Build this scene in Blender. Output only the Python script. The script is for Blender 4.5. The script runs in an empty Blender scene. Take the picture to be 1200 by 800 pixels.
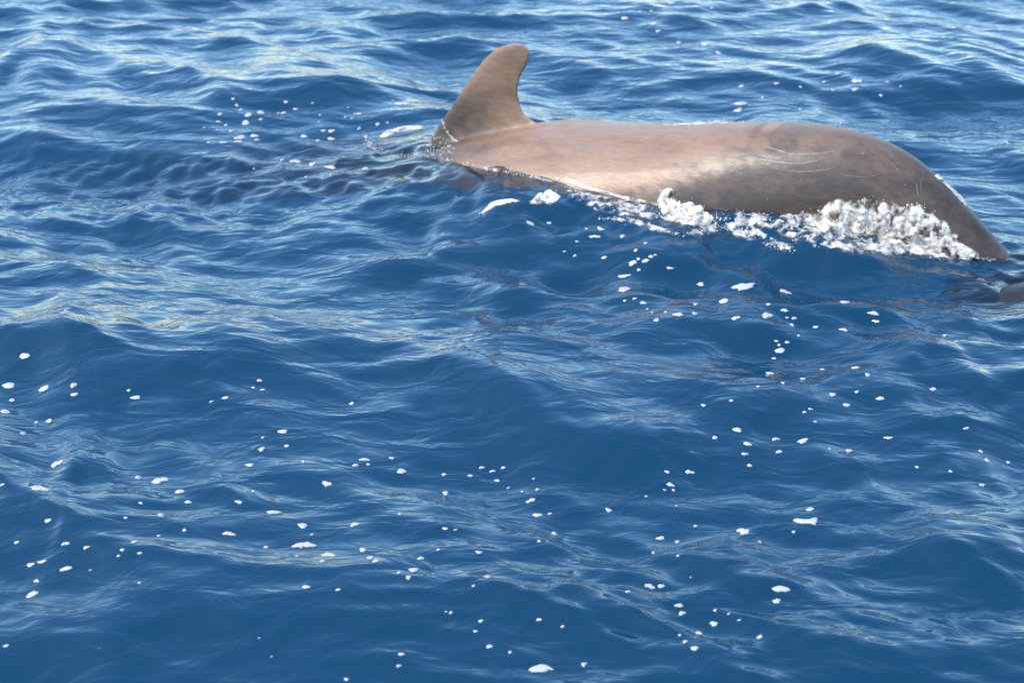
import bpy, bmesh, math, random
import numpy as np
from mathutils import Vector, Matrix
from mathutils.bvhtree import BVHTree

R = math.radians
rng = np.random.default_rng(7)
random.seed(7)
scn = bpy.context.scene
col = scn.collection

# ------------------------------------------------------------------ camera
CAM_H = 2.84            # eye height above the mean sea level, from a boat's deck
PITCH = R(24.0)
F_PX = 2025.0           # focal length in pixels of the 1200 px wide photograph
cam_d = bpy.data.cameras.new('camera')
cam = bpy.data.objects.new('camera', cam_d)
col.objects.link(cam)
cam.location = (0, 0, CAM_H)
cam.rotation_euler = (R(90) - PITCH, 0, 0)
cam_d.sensor_width = 36.0
cam_d.lens = 36.0 * F_PX / 1200.0
cam_d.clip_start = 0.05
cam_d.clip_end = 9000.0
cam_d.dof.use_dof = True
cam_d.dof.focus_distance = 6.6
cam_d.dof.aperture_fstop = 3.2
scn.camera = cam

# ------------------------------------------------------------------ sky, sun, exposure
SUN_EL, SUN_AZ = R(54), R(-114)          # azimuth clockwise from +Y (view direction): sun high, on the left
world = bpy.data.worlds.new('World')
scn.world = world
world.use_nodes = True
wn = world.node_tree.nodes
wn.clear()
sky = wn.new('ShaderNodeTexSky')
sky.sky_type = 'NISHITA'
sky.sun_disc = False
sky.sun_elevation = SUN_EL
sky.sun_rotation = SUN_AZ
sky.air_density = 1.6
sky.dust_density = 0.2
sky.ozone_density = 8.0
bg = wn.new('ShaderNodeBackground')
bg.inputs['Strength'].default_value = 0.15
wo = wn.new('ShaderNodeOutputWorld')
wb = wn.new('ShaderNodeMix')                     # white balance of the sky light, towards blue
wb.data_type = 'RGBA'
wb.blend_type = 'MULTIPLY'
wb.inputs[0].default_value = 1.0
wb.inputs[7].default_value = (0.96, 1.0, 1.03, 1)
world.node_tree.links.new(sky.outputs[0], wb.inputs[6])
world.node_tree.links.new(wb.outputs[2], bg.inputs['Color'])
world.node_tree.links.new(bg.outputs[0], wo.inputs['Surface'])

sun_d = bpy.data.lights.new('sun', 'SUN')
sun_d.energy = 2.35
sun_d.angle = R(0.5)
sun_d.color = (1.0, 0.90, 0.76)
sun = bpy.data.objects.new('sun', sun_d)
col.objects.link(sun)
to_sun = Vector((math.sin(SUN_AZ) * math.cos(SUN_EL), math.cos(SUN_AZ) * math.cos(SUN_EL), math.sin(SUN_EL)))
sun.rotation_euler = to_sun.to_track_quat('Z', 'Y').to_euler()
sun.location = to_sun * 30

scn.view_settings.view_transform = 'Standard'
scn.view_settings.look = 'None'
scn.view_settings.gamma = 1.0
scn.view_settings.use_curve_mapping = False
scn.view_settings.exposure = 1.68
scn.render.engine = 'CYCLES'
scn.cycles.use_denoising = True
scn.cycles.max_bounces = 8
scn.cycles.transparent_max_bounces = 16
scn.cycles.caustics_reflective = False
scn.cycles.caustics_refractive = False
scn.cycles.sample_clamp_indirect = 4.0

# ------------------------------------------------------------------ helpers
EYE = Vector((0, 0, CAM_H))
CR, SR = math.cos(PITCH), math.sin(PITCH)

def ray(px, py):
    """direction in the world of a pixel of the 1200 x 800 photograph"""
    u = (px - 600.0) / F_PX
    v = (400.0 - py) / F_PX
    return Vector((u, CR + v * SR, -SR + v * CR)).normalized()

def on_plane(px, py, z=0.0):
    d = ray(px, py)
    t = (z - CAM_H) / d.z
    return EYE + d * t

def tag(o, label=None, cat=None, group=None, kind=None):
    if label: o['label'] = label
    if cat: o['category'] = cat
    if group: o['group'] = group
    if kind: o['kind'] = kind
    return o

def mesh_np(name, co, faces, nside):
    me = bpy.data.meshes.new(name)
    co = np.asarray(co, np.float32).reshape(-1, 3)
    faces = np.asarray(faces, np.int32).reshape(-1, nside)
    me.vertices.add(len(co))
    me.vertices.foreach_set('co', co.ravel())
    me.loops.add(faces.size)
    me.loops.foreach_set('vertex_index', faces.ravel())
    me.polygons.add(len(faces))
    me.polygons.foreach_set('loop_start', np.arange(0, faces.size, nside, dtype=np.int32))
    me.polygons.foreach_set('use_smooth', np.ones(len(faces), bool))
    me.update(calc_edges=True)
    me.validate()
    return me

def link(name, me, mat=None):
    o = bpy.data.objects.new(name, me)
    col.objects.link(o)
    if mat: me.materials.append(mat)
    return o

_lat = {}
def vnoise(x, y, seed=0):
    """smooth value noise, about 0..1, on numpy arrays"""
    if seed not in _lat:
        _lat[seed] = np.random.default_rng(1000 + seed).random((256, 256)).astype(np.float32)
    L = _lat[seed]
    xi, yi = np.floor(x).astype(np.int64), np.floor(y).astype(np.int64)
    fx, fy = x - xi, y - yi
    fx = fx * fx * fx * (fx * (fx * 6 - 15) + 10); fy = fy * fy * fy * (fy * (fy * 6 - 15) + 10)
    a, b = xi & 255, (xi + 1) & 255
    c, d = yi & 255, (yi + 1) & 255
    return (L[a, c] * (1 - fx) + L[b, c] * fx) * (1 - fy) + (L[a, d] * (1 - fx) + L[b, d] * fx) * fy

def smooth(t):
    t = np.clip(t, 0, 1)
    return t * t * (3 - 2 * t)

def catmull(P, n):
    """resample control rows P (k, m) smoothly to n rows per span"""
    P = np.asarray(P, float)
    E = np.vstack([2 * P[0] - P[1], P, 2 * P[-1] - P[-2]])
    out = []
    for i in range(1, len(E) - 2):
        p0, p1, p2, p3 = E[i - 1], E[i], E[i + 1], E[i + 2]
        for k in range(n):
            t = k / n
            out.append(.5 * ((2 * p1) + (p2 - p0) * t + (2 * p0 - 5 * p1 + 4 * p2 - p3) * t * t + (3 * p1 - p0 - 3 * p2 + p3) * t ** 3))
    out.append(P[-1])
    return np.array(out)

# ------------------------------------------------------------------ materials
class NT:
    def __init__(s, name):
        s.mat = bpy.data.materials.new(name); s.mat.use_nodes = True
        s.t = s.mat.node_tree; s.t.nodes.clear()
    def n(s, kind, **kw):
        nd = s.t.nodes.new('ShaderNode' + kind)
        for k, v in kw.items():
            if k in nd.inputs.keys(): nd.inputs[k].default_value = v
            else: setattr(nd, k, v)
        return nd
    def l(s, a, b): s.t.links.new(a, b)
    def out(s, sh):
        o = s.n('OutputMaterial'); s.l(sh, o.inputs['Surface']); return s.mat
    def noise(s, vec, scale, detail=4, rough=.55, dist=0.0):
        nd = s.n('TexNoise'); nd.inputs['Scale'].default_value = scale
        nd.inputs['Detail'].default_value = detail; nd.inputs['Roughness'].default_value = rough
        nd.inputs['Distortion'].default_value = dist
        if vec is not None: s.l(vec, nd.inputs['Vector'])
        return nd
    def mapped(s, coord, scale=(1, 1, 1), rot=(0, 0, 0)):
        tc = s.n('TexCoord'); mp = s.n('Mapping')
        mp.inputs['Scale'].default_value = scale; mp.inputs['Rotation'].default_value = rot
        s.l(tc.outputs[coord], mp.inputs['Vector']); return mp.outputs[0]
    def ramp(s, fac, stops):
        r = s.n('ValToRGB'); e = r.color_ramp.elements
        while len(e) < len(stops): e.new(.5)
        for el, (p, c) in zip(e, stops):
            el.position = p; el.color = (*c, 1) if len(c) == 3 else c
        s.l(fac, r.inputs[0]); return r.outputs[0]
    def math(s, op, a, b=None):
        m = s.n('Math', operation=op)
        for i, v in enumerate((a, b)):
            if v is None: continue
            if isinstance(v, (int, float)): m.inputs[i].default_value = v
            else: s.l(v, m.inputs[i])
        return m.outputs[0]
    def mixc(s, fac, a, b):
        m = s.n('Mix', data_type='RGBA')
        for sock, v in ((m.inputs[0], fac), (m.inputs[6], a), (m.inputs[7], b)):
            if isinstance(v, (int, float)): sock.default_value = v
            elif isinstance(v, tuple): sock.default_value = (*v, 1)
            else: s.l(v, sock)
        return m.outputs[2]
    def mixs(s, fac, a, b):
        m = s.n('MixShader')
        if isinstance(fac, (int, float)): m.inputs[0].default_value = fac
        else: s.l(fac, m.inputs[0])
        s.l(a, m.inputs[1]); s.l(b, m.inputs[2]); return m.outputs[0]

def water_material():
    m = NT('sea_water')
    # small ripples finer than the mesh: wind ripples drawn out along the crests, capillary streaks
    v1 = m.mapped('Object', (4.0, 7.4, 1), (0, 0, R(20)))
    n1 = m.noise(v1, 1.0, 3, .5, .6)
    n0 = m.noise(m.mapped('Object', (1.5, 3.6, 1), (0, 0, R(8))), 1.0, 2, .5, .5)
    v2 = m.mapped('Object', (11, 30, 1), (0, 0, R(33)))
    n2 = m.noise(v2, 1.0, 3, .5, .4)
    v3 = m.mapped('Object', (14, 36, 1), (0, 0, R(-12)))
    n3 = m.noise(v3, 1.0, 2, .5, .3)
    patch = m.noise(m.mapped('Object', (.8, 1.3, 1)), 1.0, 2, .5)
    pf = m.ramp(patch.outputs[0], [(.38, (.15,) * 3), (.68, (1,) * 3)])
    fine = m.math('ADD', m.math('MULTIPLY', n2.outputs[0], 0.0010), m.math('MULTIPLY', n3.outputs[0], 0.0006))
    h = m.math('ADD', m.math('ADD', m.math('MULTIPLY', n0.outputs[0], 0.020), m.math('MULTIPLY', n1.outputs[0], 0.020)), m.math('MULTIPLY', fine, pf))
    bp = m.n('Bump'); bp.inputs['Strength'].default_value = 1.0; bp.inputs['Distance'].default_value = 1.0
    m.l(h, bp.inputs['Height'])
    fr = m.n('Fresnel'); fr.inputs['IOR'].default_value = 1.34
    m.l(bp.outputs[0], fr.inputs['Normal'])
    gl = m.n('BsdfGlossy'); gl.inputs['Roughness'].default_value = 0.085
    gl.inputs['Color'].default_value = (1, 1, 1, 1)
    m.l(bp.outputs[0], gl.inputs['Normal'])
    # light scattered back out of the deep water does not follow the ripples: upward normal
    up = m.n('CombineXYZ'); up.inputs['Z'].default_value = 1.0
    df = m.n('BsdfDiffuse'); df.inputs['Color'].default_value = WATER_BODY
    m.l(up.outputs[0], df.inputs['Normal'])
    tr = m.n('BsdfTransparent'); tr.inputs['Color'].default_value = (.52, .56, .58, 1)
    at = m.n('Attribute', attribute_name='clear')
    body = m.mixs(at.outputs['Fac'], df.outputs[0], tr.outputs[0])
    return m.out(m.mixs(fr.outputs[0], body, gl.outputs[0]))

WATER_BODY = (0.002, 0.0232, 0.0485, 1)

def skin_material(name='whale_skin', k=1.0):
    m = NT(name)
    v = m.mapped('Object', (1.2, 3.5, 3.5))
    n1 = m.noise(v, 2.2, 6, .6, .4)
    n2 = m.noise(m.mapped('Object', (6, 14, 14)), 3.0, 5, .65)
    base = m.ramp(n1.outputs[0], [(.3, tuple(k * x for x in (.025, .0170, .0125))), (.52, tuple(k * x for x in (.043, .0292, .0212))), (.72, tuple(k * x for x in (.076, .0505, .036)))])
    fine = m.ramp(n2.outputs[0], [(.3, (.62,) * 3), (.7, (1.35,) * 3)])
    mul = m.n('Mix', data_type='RGBA', blend_type='MULTIPLY'); mul.inputs[0].default_value = .8
    m.l(base, mul.inputs[6]); m.l(fine, mul.inputs[7])
    at = m.n('Attribute', attribute_name='saddle_sunlit')
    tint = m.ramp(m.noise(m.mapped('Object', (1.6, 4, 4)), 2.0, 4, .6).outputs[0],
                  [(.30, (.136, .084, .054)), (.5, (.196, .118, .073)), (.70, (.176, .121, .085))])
    sad_sunlit = m.math('MULTIPLY', at.outputs['Fac'], m.ramp(n2.outputs[0], [(.25, (.75,) * 3), (.6, (1,) * 3)]))
    c = m.mixc(sad_sunlit, mul.outputs[2], tint)
    # fine drawn-out streaks and pits all over the skin
    st = m.noise(m.mapped('Object', (7, 40, 40), (0, R(14), 0)), 1.6, 6, .7, .3)
    mu2 = m.n('Mix', data_type='RGBA', blend_type='MULTIPLY'); mu2.inputs[0].default_value = .5
    m.l(c, mu2.inputs[6]); m.l(m.ramp(st.outputs[0], [(.28, (.66,) * 3), (.5, (1,) * 3), (.72, (1.22,) * 3)]), mu2.inputs[7])
    c = mu2.outputs[2]
    p = m.n('BsdfPrincipled'); m.l(c, p.inputs['Base Color'])
    rg = m.ramp(n1.outputs[0], [(.3, (.47,) * 3), (.7, (.62,) * 3)]); m.l(rg, p.inputs['Roughness'])
    p.inputs['IOR'].default_value = 1.4; p.inputs['Specular IOR Level'].default_value = .45
    p.inputs['Coat Weight'].default_value = .08; p.inputs['Coat Roughness'].default_value = .26
    b1 = m.n('Bump'); b1.inputs['Strength'].default_value = .22; b1.inputs['Distance'].default_value = .012
    m.l(m.noise(m.mapped('Object', (4, 9, 9)), 3.5, 5, .6).outputs[0], b1.inputs['Height'])
    m.l(b1.outputs[0], p.inputs['Normal']); m.l(b1.outputs[0], p.inputs['Coat Normal'])
    return m.out(p.outputs[0])

def foam_material(name, colr=(.82, .83, .82), sss=.5, holes=0.0, scale=60):
    m = NT(name)
    n = m.noise(m.mapped('Object'), scale, 4, .6)
    c = m.mixc(n.outputs[0], tuple(x * .86 for x in colr), colr)
    p = m.n('BsdfPrincipled'); m.l(c, p.inputs['Base Color'])
    p.inputs['Roughness'].default_value = .45
    b = m.n('Bump'); b.inputs['Strength'].default_value = .6; b.inputs['Distance'].default_value = .006
    m.l(n.outputs[0], b.inputs['Height']); m.l(b.outputs[0], p.inputs['Normal'])
    tl = m.n('BsdfTranslucent'); m.l(c, tl.inputs['Color'])
    sh = m.mixs(sss, p.outputs[0], tl.outputs[0])
    if holes:
        t = m.n('BsdfTransparent')
        h = m.ramp(m.noise(m.mapped('Object'), scale * .35, 3, .6).outputs[0], [(holes - .06, (1,) * 3), (holes + .06, (0,) * 3)])
        sh = m.mixs(h, sh, t.outputs[0])
    return m.out(sh)

def film_material():
    """thin running water and glassy drops"""
    m = NT('clear_water_film')
    fr = m.n('Fresnel'); fr.inputs['IOR'].default_value = 1.34
    gl = m.n('BsdfGlossy'); gl.inputs['Roughness'].default_value = .04
    tr = m.n('BsdfTransparent'); tr.inputs['Color'].default_value = (.93, .96, .97, 1)
    df = m.n('BsdfDiffuse'); df.inputs['Color'].default_value = (.8, .82, .82, 1)
    return m.out(m.mixs(fr.outputs[0], m.mixs(.22, tr.outputs[0], df.outputs[0]), gl.outputs[0]))

M_SKIN = skin_material()
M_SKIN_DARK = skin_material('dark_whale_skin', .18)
M_WATER = water_material()
M_FOAM = foam_material('foam_fleck_white', (.42, .41, .39), .25, 0, 90)
def splash_material():
    m = NT('splash_white')
    at = m.n('Attribute', attribute_name='foam')
    n = m.noise(m.mapped('Object', (26, 26, 8)), 1.0, 2, .5, .5)
    c = m.mixc(n.outputs[0], (.72, .67, .59), (.93, .88, .80))
    p = m.n('BsdfPrincipled'); m.l(c, p.inputs['Base Color']); p.inputs['Roughness'].default_value = .35
    b = m.n('Bump'); b.inputs['Strength'].default_value = .15; b.inputs['Distance'].default_value = .008
    m.l(n.outputs[0], b.inputs['Height']); m.l(b.outputs[0], p.inputs['Normal'])
    tl = m.n('BsdfTranslucent'); m.l(c, tl.inputs['Color'])
    sh = m.mixs(.5, p.outputs[0], tl.outputs[0])
    v = m.math('ADD', at.outputs['Fac'], m.math('MULTIPLY', m.math('SUBTRACT', n.outputs[0], .5), 2.2))
    mr = m.n('MapRange', interpolation_type='SMOOTHSTEP'); mr.inputs[1].default_value = .05; mr.inputs[2].default_value = 1.0
    m.l(v, mr.inputs[0])
    t = m.n('BsdfTransparent')
    return m.out(m.mixs(mr.outputs[0], t.outputs[0], sh))
def faint_material():
    m = NT('thin_foam')
    n = m.noise(m.mapped('Object'), 120, 3, .6)
    d = m.n('BsdfDiffuse'); d.inputs['Color'].default_value = (.46, .46, .44, 1)
    t = m.n('BsdfTransparent')
    return m.out(m.mixs(m.ramp(n.outputs[0], [(.35, (.25,) * 3), (.65, (.75,) * 3)]), d.outputs[0], t.outputs[0]))
M_THIN = faint_material()
M_SPLASH = splash_material()
M_FILM = film_material()

# ------------------------------------------------------------------ whale
A = on_plane(500, 182); B = on_plane(1190, 300)         # where the back rises from and dives into the sea
AX = (B - A); AX.z = 0; BODY = AX.length; AX.normalize()
LAT = Vector((AX.y, -AX.x, 0))                            # sideways, towards the boat
if LAT.y > 0: LAT = -LAT

def on_mid(px, py):
    """a pixel on the whale's upright middle plane -> (s along the body from A, z)"""
    d = ray(px, py)
    t = (A - EYE).dot(LAT) / d.dot(LAT)
    p = EYE + d * t
    return ((p - A).dot(AX), p.z)

ridge_px = [(545, 158), (600, 147), (650, 141.5), (720, 143.5), (800, 144), (865, 141), (925, 141), (975, 146), (1020, 157),
            (1060, 175), (1100, 205), (1130, 235), (1160, 268), (1188, 300)]
ridge = [on_mid(*p) for p in ridge_px]
ridge = [(s, z - .02) for s, z in ridge]
sE, zE = ridge[-1]
ridge = [(-2.15, -1.15), (-1.75, -.9), (-1.2, -.72), (-.6, -.27), (-.12, -.04)] + ridge + [(sE + .17, -.14), (sE + .36, -.22), (sE + .52, -.22)]
RV = [(-2.3, .06), (-2.1, .22), (-1.75, .36), (-1.2, .46), (0, .50), (.8, .49), (1.4, .46), (1.9, .40), (2.4, .31), (2.8, .235), (3.1, .175), (3.4, .11), (3.8, .05)]
RL = [(-2.3, .06), (-2.1, .22), (-1.75, .36), (-1.2, .48), (0, .62), (.8, .56), (1.4, .45), (1.9, .34), (2.4, .25), (2.8, .17), (3.1, .115), (3.4, .085), (3.8, .07)]
curve = catmull(ridge, 8)
tan = np.gradient(curve, axis=0)
tan = tan / np.linalg.norm(tan, axis=1)[:, None]
for _ in range(6):
    tan[1:-1] = (tan[:-2] + tan[1:-1] * 2 + tan[2:]) / 4
tan = tan / np.linalg.norm(tan, axis=1)[:, None]
nor = np.stack([-tan[:, 1], tan[:, 0]], 1)
rv = np.interp(curve[:, 0], [a for a, _ in RV], [b for _, b in RV])
rl = np.interp(curve[:, 0], [a for a, _ in RL], [b for _, b in RL])
NR = 40
verts, faces = [], []
for i in range(len(curve)):
    c = curve[i] - nor[i] * rv[i]
    for k in range(NR):
        a = 2 * math.pi * k / NR
        ca, sa = math.cos(a), math.sin(a)
        up = rv[i] * ca
        # the back is a touch peaked along the spine, the flanks full
        w = rl[i] * math.copysign(abs(sa) ** .92, sa)
        p = c + nor[i] * up
        verts.append((p[0], w + .48 * max(0, .4 - p[0]) ** 1.3, p[1]))       # local: x along the body, y sideways towards the boat, z up
for i in range(len(curve) - 1):
    for k in range(NR):
        a, b = i * NR + k, i * NR + (k + 1) % NR
        faces.append((a, b, b + NR, a + NR))
faces.append(tuple(range(NR))); e = (len(curve) - 1) * NR
faces.append(tuple(range(e + NR - 1, e - 1, -1)))

def slab(rows):
    """closed loft: each row is a closed list of points, all rows equally long"""
    base = len(verts)
    n = len(rows[0])
    for r_ in rows: verts.extend(r_)
    for i in range(len(rows) - 1):
        for k in range(n):
            a, b = base + i * n + k, base + i * n + (k + 1) % n
            faces.append((a, b, b + n, a + n))
    faces.append(tuple(base + k for k in range(n)))
    faces.append(tuple(base + (len(rows) - 1) * n + k for k in reversed(range(n))))

# dorsal fin: leading edge on the left, hooked tip, hollow trailing edge
lead = [(482, 205), (497, 182), (506, 163), (519, 141), (535, 117), (551, 93), (567, 71), (581, 58), (595, 50.5), (609, 48.5)]
trail = [(668, 170), (640, 146), (622, 137), (614, 128), (610, 116), (609, 103), (612, 90), (618, 78), (621.5, 65), (618, 54)]
lead = catmull([on_mid(p[0] - 2.5, p[1]) for p in lead], 4); trail = catmull([on_mid(p[0] + 1.5, p[1]) for p in trail], 4)
rows = []
nrow = len(lead)
for i in range(nrow):
    t = i / (nrow - 1)
    L_, T_ = np.array(lead[i]), np.array(trail[i])
    th = .052 * (1 - t) ** .8 + .012 + .05 * max(0, 1 - t / .35) ** 2
    row = []
    for side in (1, -1):
        rngk = range(0, 13) if side == 1 else range(11, 0, -1)
        for k in rngk:
            u = k / 12
            prof = 1.9 * (math.sqrt(u + 1e-6) - u) * (1 - .15 * u) + .05
            q = L_ * (1 - u) + T_ * u
            row.append((q[0], side * th * min(1, prof * 1.15), q[1]))
    rows.append(row)
slab(rows)
# flukes: two swept blades at the end of the tail stock, lying just under the surface
for sgn in (1, -1):
    rows = []
    for i in range(13):
        t = i / 12
        y = sgn * .72 * t
        xl = sE + .10 + .52 * t ** 1.25
        xt = sE + .52 + .13 * t - .06 * math.sin(math.pi * min(1, t * 1.2))
        if t > .9: xt = max(xt, xl + .03)
        z = -.18 + .15 * t
        th = .045 * (1 - t) + .011
        row = []
        for side in (1, -1):
            for k in (range(0, 9) if side == 1 else range(7, 0, -1)):
                u = k / 8
                row.append((xl * (1 - u) + xt * u, y, z + side * th * (1.9 * (math.sqrt(u) - u) + .06)))
        rows.append(row)
    slab(rows)
me = bpy.data.meshes.new('pilot_whale')
me.from_pydata(verts, [], faces); me.update()
bmx = bmesh.new(); bmx.from_mesh(me); bmesh.ops.recalc_face_normals(bmx, faces=bmx.faces); bmx.to_mesh(me); bmx.free()
whale = link('pilot_whale', me)
wm = Matrix(((AX.x, LAT.x, 0, A.x), (AX.y, LAT.y, 0, A.y), (0, 0, 1, 0), (0, 0, 0, 1)))
md = whale.modifiers.new('join', 'REMESH'); md.mode = 'VOXEL'; md.voxel_size = .0125; md.use_smooth_shade = True
sm = whale.modifiers.new('soft', 'SMOOTH'); sm.factor = .5; sm.iterations = 14
dg = bpy.context.evaluated_depsgraph_get()
me2 = bpy.data.meshes.new_from_object(whale.evaluated_get(dg))
whale.modifiers.clear(); whale.data = me2; me2.name = 'pilot_whale'
nv = len(me2.vertices)
co = np.empty(nv * 3, np.float32); me2.vertices.foreach_get('co', co); co = co.reshape(-1, 3)
# pale saddle of skin behind the fin (the animal's marking, with sunlit tone of the back painted in)
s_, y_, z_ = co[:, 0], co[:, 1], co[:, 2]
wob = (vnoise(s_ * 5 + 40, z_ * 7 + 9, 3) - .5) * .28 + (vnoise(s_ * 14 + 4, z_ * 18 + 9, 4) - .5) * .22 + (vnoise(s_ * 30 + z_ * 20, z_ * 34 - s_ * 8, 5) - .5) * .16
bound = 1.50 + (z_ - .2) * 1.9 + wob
sad_sunlit = smooth((bound - s_) / .32 + .5) * smooth((s_ - .15 + wob * .5 + (z_ - .2) * .0) / .5) * smooth((.47 - z_ + np.maximum(0, s_ - .8) * 1.0) / .12)
sad_sunlit = np.maximum(sad_sunlit, .80 * smooth((z_ - .28) / .2) * (s_ < .85))
# sunlight on the upturned spine, painted as a paler strip
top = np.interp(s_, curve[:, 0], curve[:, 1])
sad_sunlit = np.maximum(sad_sunlit, .55 * smooth(1 - (top - z_ + wob * .2) / .09) * smooth((2.75 - s_) / .6) * (s_ > .5))
at = me2.attributes.new('saddle_sunlit', 'FLOAT', 'POINT'); at.data.foreach_set('value', sad_sunlit.astype(np.float32))
me2.polygons.foreach_set('use_smooth', np.ones(len(me2.polygons), bool))
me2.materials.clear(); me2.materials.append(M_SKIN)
whale.matrix_world = wm if wm.determinant() > 0 else wm
tag(whale, 'brown grey pilot whale arching its back and hooked dorsal fin out of the sea', 'whale')
bpy.context.view_layer.update()
W3 = np.array([[AX.x, LAT.x, 0], [AX.y, LAT.y, 0], [0, 0, 1]], np.float64)
world_co = co.astype(np.float64) @ W3.T + np.array([A.x, A.y, 0])
wf = np.empty(len(me2.loops), np.int32); me2.loops.foreach_get('vertex_index', wf)
W_BVH = BVHTree.FromPolygons([Vector(p) for p in world_co], wf.reshape(-1, 4).tolist())

def hit_whale(px, py):
    d = ray(px, py)
    h = W_BVH.ray_cast(EYE, d, 40)
    return h[0], (h[1] if h[0] is None or h[1].dot(d) < 0 else -h[1])

# a second whale runs just under the surface beside the first one's tail: only its head comes into view
def loft(rings):
    n = len(rings[0]); vs = [v for r_ in rings for v in r_]; fs = []
    for i in range(len(rings) - 1):
        for k in range(n):
            a, b = i * n + k, i * n + (k + 1) % n
            fs.append((a, b, b + n, a + n))
    fs += [tuple(range(n)), tuple((len(rings) - 1) * n + k for k in reversed(range(n)))]
    return vs, fs
prof2 = [(0, .02, .02), (.03, .13, .12), (.10, .20, .18), (.22, .25, .23), (.45, .29, .28), (.9, .35, .36), (1.5, .38, .40), (2.1, .34, .34), (2.7, .25, .23), (3.2, .16, .12), (3.6, .09, .06), (3.75, .04, .05)]
pr = catmull(prof2, 4)
rings = []
for x, rv2, rl2 in pr:
    zc = -.245 - .10 * max(0, x - 1.6) ** 1.2 + .03 * math.sin(min(x, 1.5) * 2.1)
    rings.append([(x, rl2 * math.sin(2 * math.pi * k / 28), zc + rv2 * math.cos(2 * math.pi * k / 28)) for k in range(28)])
v2, f2 = loft(rings)
def extra(rings):
    v, f = loft(rings); o_ = len(v2)
    v2.extend(v); f2.extend(tuple(a + o_ for a in q) for q in f)
extra([[(1.25 + .32 * t ** 1.3 + (.55 * (1 - t) ** .8 + .05) * u, sg * (.03 * (1 - t) + .008) * math.sin(math.pi * u ** .6) , -.06 + .36 * t) for sg, us in ((1, (0, .2, .4, .6, .8, 1)), (-1, (.8, .6, .4, .2))) for u in us] for t in (0, .2, .4, .6, .8, 1)])
for sg2 in (1, -1):
    extra([[(3.5 + .4 * t ** 1.2 + (.30 * (1 - t) + .03) * u, sg2 * .55 * t, -.60 + sg * (.03 * (1 - t) + .008) * math.sin(math.pi * u ** .6)) for sg, us in ((1, (0, .25, .5, .75, 1)), (-1, (.75, .5, .25))) for u in us] for t in (0, .25, .5, .75, 1)])
    extra([[(.75 + .45 * t + (.20 * (1 - t) + .03) * u, sg2 * (.25 + .45 * t), -.36 - .2 * t + sg * (.03 * (1 - t) + .008) * math.sin(math.pi * u ** .6)) for sg, us in ((1, (0, .25, .5, .75, 1)), (-1, (.75, .5, .25))) for u in us] for t in (0, .25, .5, .75, 1)])
mb2 = bpy.data.meshes.new('pilot_whale'); mb2.from_pydata(v2, [], f2); mb2.update()
bmx = bmesh.new(); bmx.from_mesh(mb2); bmesh.ops.recalc_face_normals(bmx, faces=bmx.faces); bmx.to_mesh(mb2); bmx.free()
whale2 = link('pilot_whale', mb2)
md = whale2.modifiers.new('join', 'REMESH'); md.mode = 'VOXEL'; md.voxel_size = .018; md.use_smooth_shade = True
sm = whale2.modifiers.new('soft', 'SMOOTH'); sm.factor = .5; sm.iterations = 5
me3 = bpy.data.meshes.new_from_object(whale2.evaluated_get(bpy.context.evaluated_depsgraph_get()))
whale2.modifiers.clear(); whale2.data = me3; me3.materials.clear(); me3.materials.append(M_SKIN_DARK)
me3.polygons.foreach_set('use_smooth', np.ones(len(me3.polygons), bool))
tag(whale2, 'dark wet head of a second whale at the water surface beside the tail stock', 'whale')
# ------------------------------------------------------------------ water
# where the sea surface meets the whale (photograph): the swell piles up along the near flank
waterline_px = [(508, 183), (540, 192), (575, 198), (610, 204), (650, 213), (700, 224), (745, 233), (790, 241), (830, 246), (880, 249),
                (930, 252), (985, 262), (1040, 278), (1090, 294), (1135, 303), (1165, 305), (1184, 300)]
wl = []
for p in waterline_px:
    h, _ = hit_whale(*p)
    if h is None:
        for dy in range(1, 14):
            h, _ = hit_whale(p[0], p[1] + dy)
            if h is not None: break
    if h is not None: wl.append((h.x, h.y, h.z))
wl = catmull(wl, 5)

xs = np.concatenate([-np.geomspace(4200, 5.3, 46), np.arange(-5.2, 5.2001, .0125), np.geomspace(5.3, 4200, 46)])
ys_f = [2.6]
while ys_f[-1] < 15.0: ys_f.append(ys_f[-1] * 1.0030)
ys = np.concatenate([-np.geomspace(4200, .6, 34) + 1.0, np.linspace(.6, 2.5, 40), np.array(ys_f), np.geomspace(15.2, 4200, 60)])
X, Y = np.meshgrid(xs, ys)                   # rows follow y
SX = np.gradient(xs)[None, :] + 0 * X
SY = np.gradient(ys)[:, None] + 0 * X
SP = np.maximum(SX, SY)
X = X.astype(np.float64); Y = Y.astype(np.float64)
H = np.zeros_like(X); DX = np.zeros_like(X); DY = np.zeros_like(X)
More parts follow.
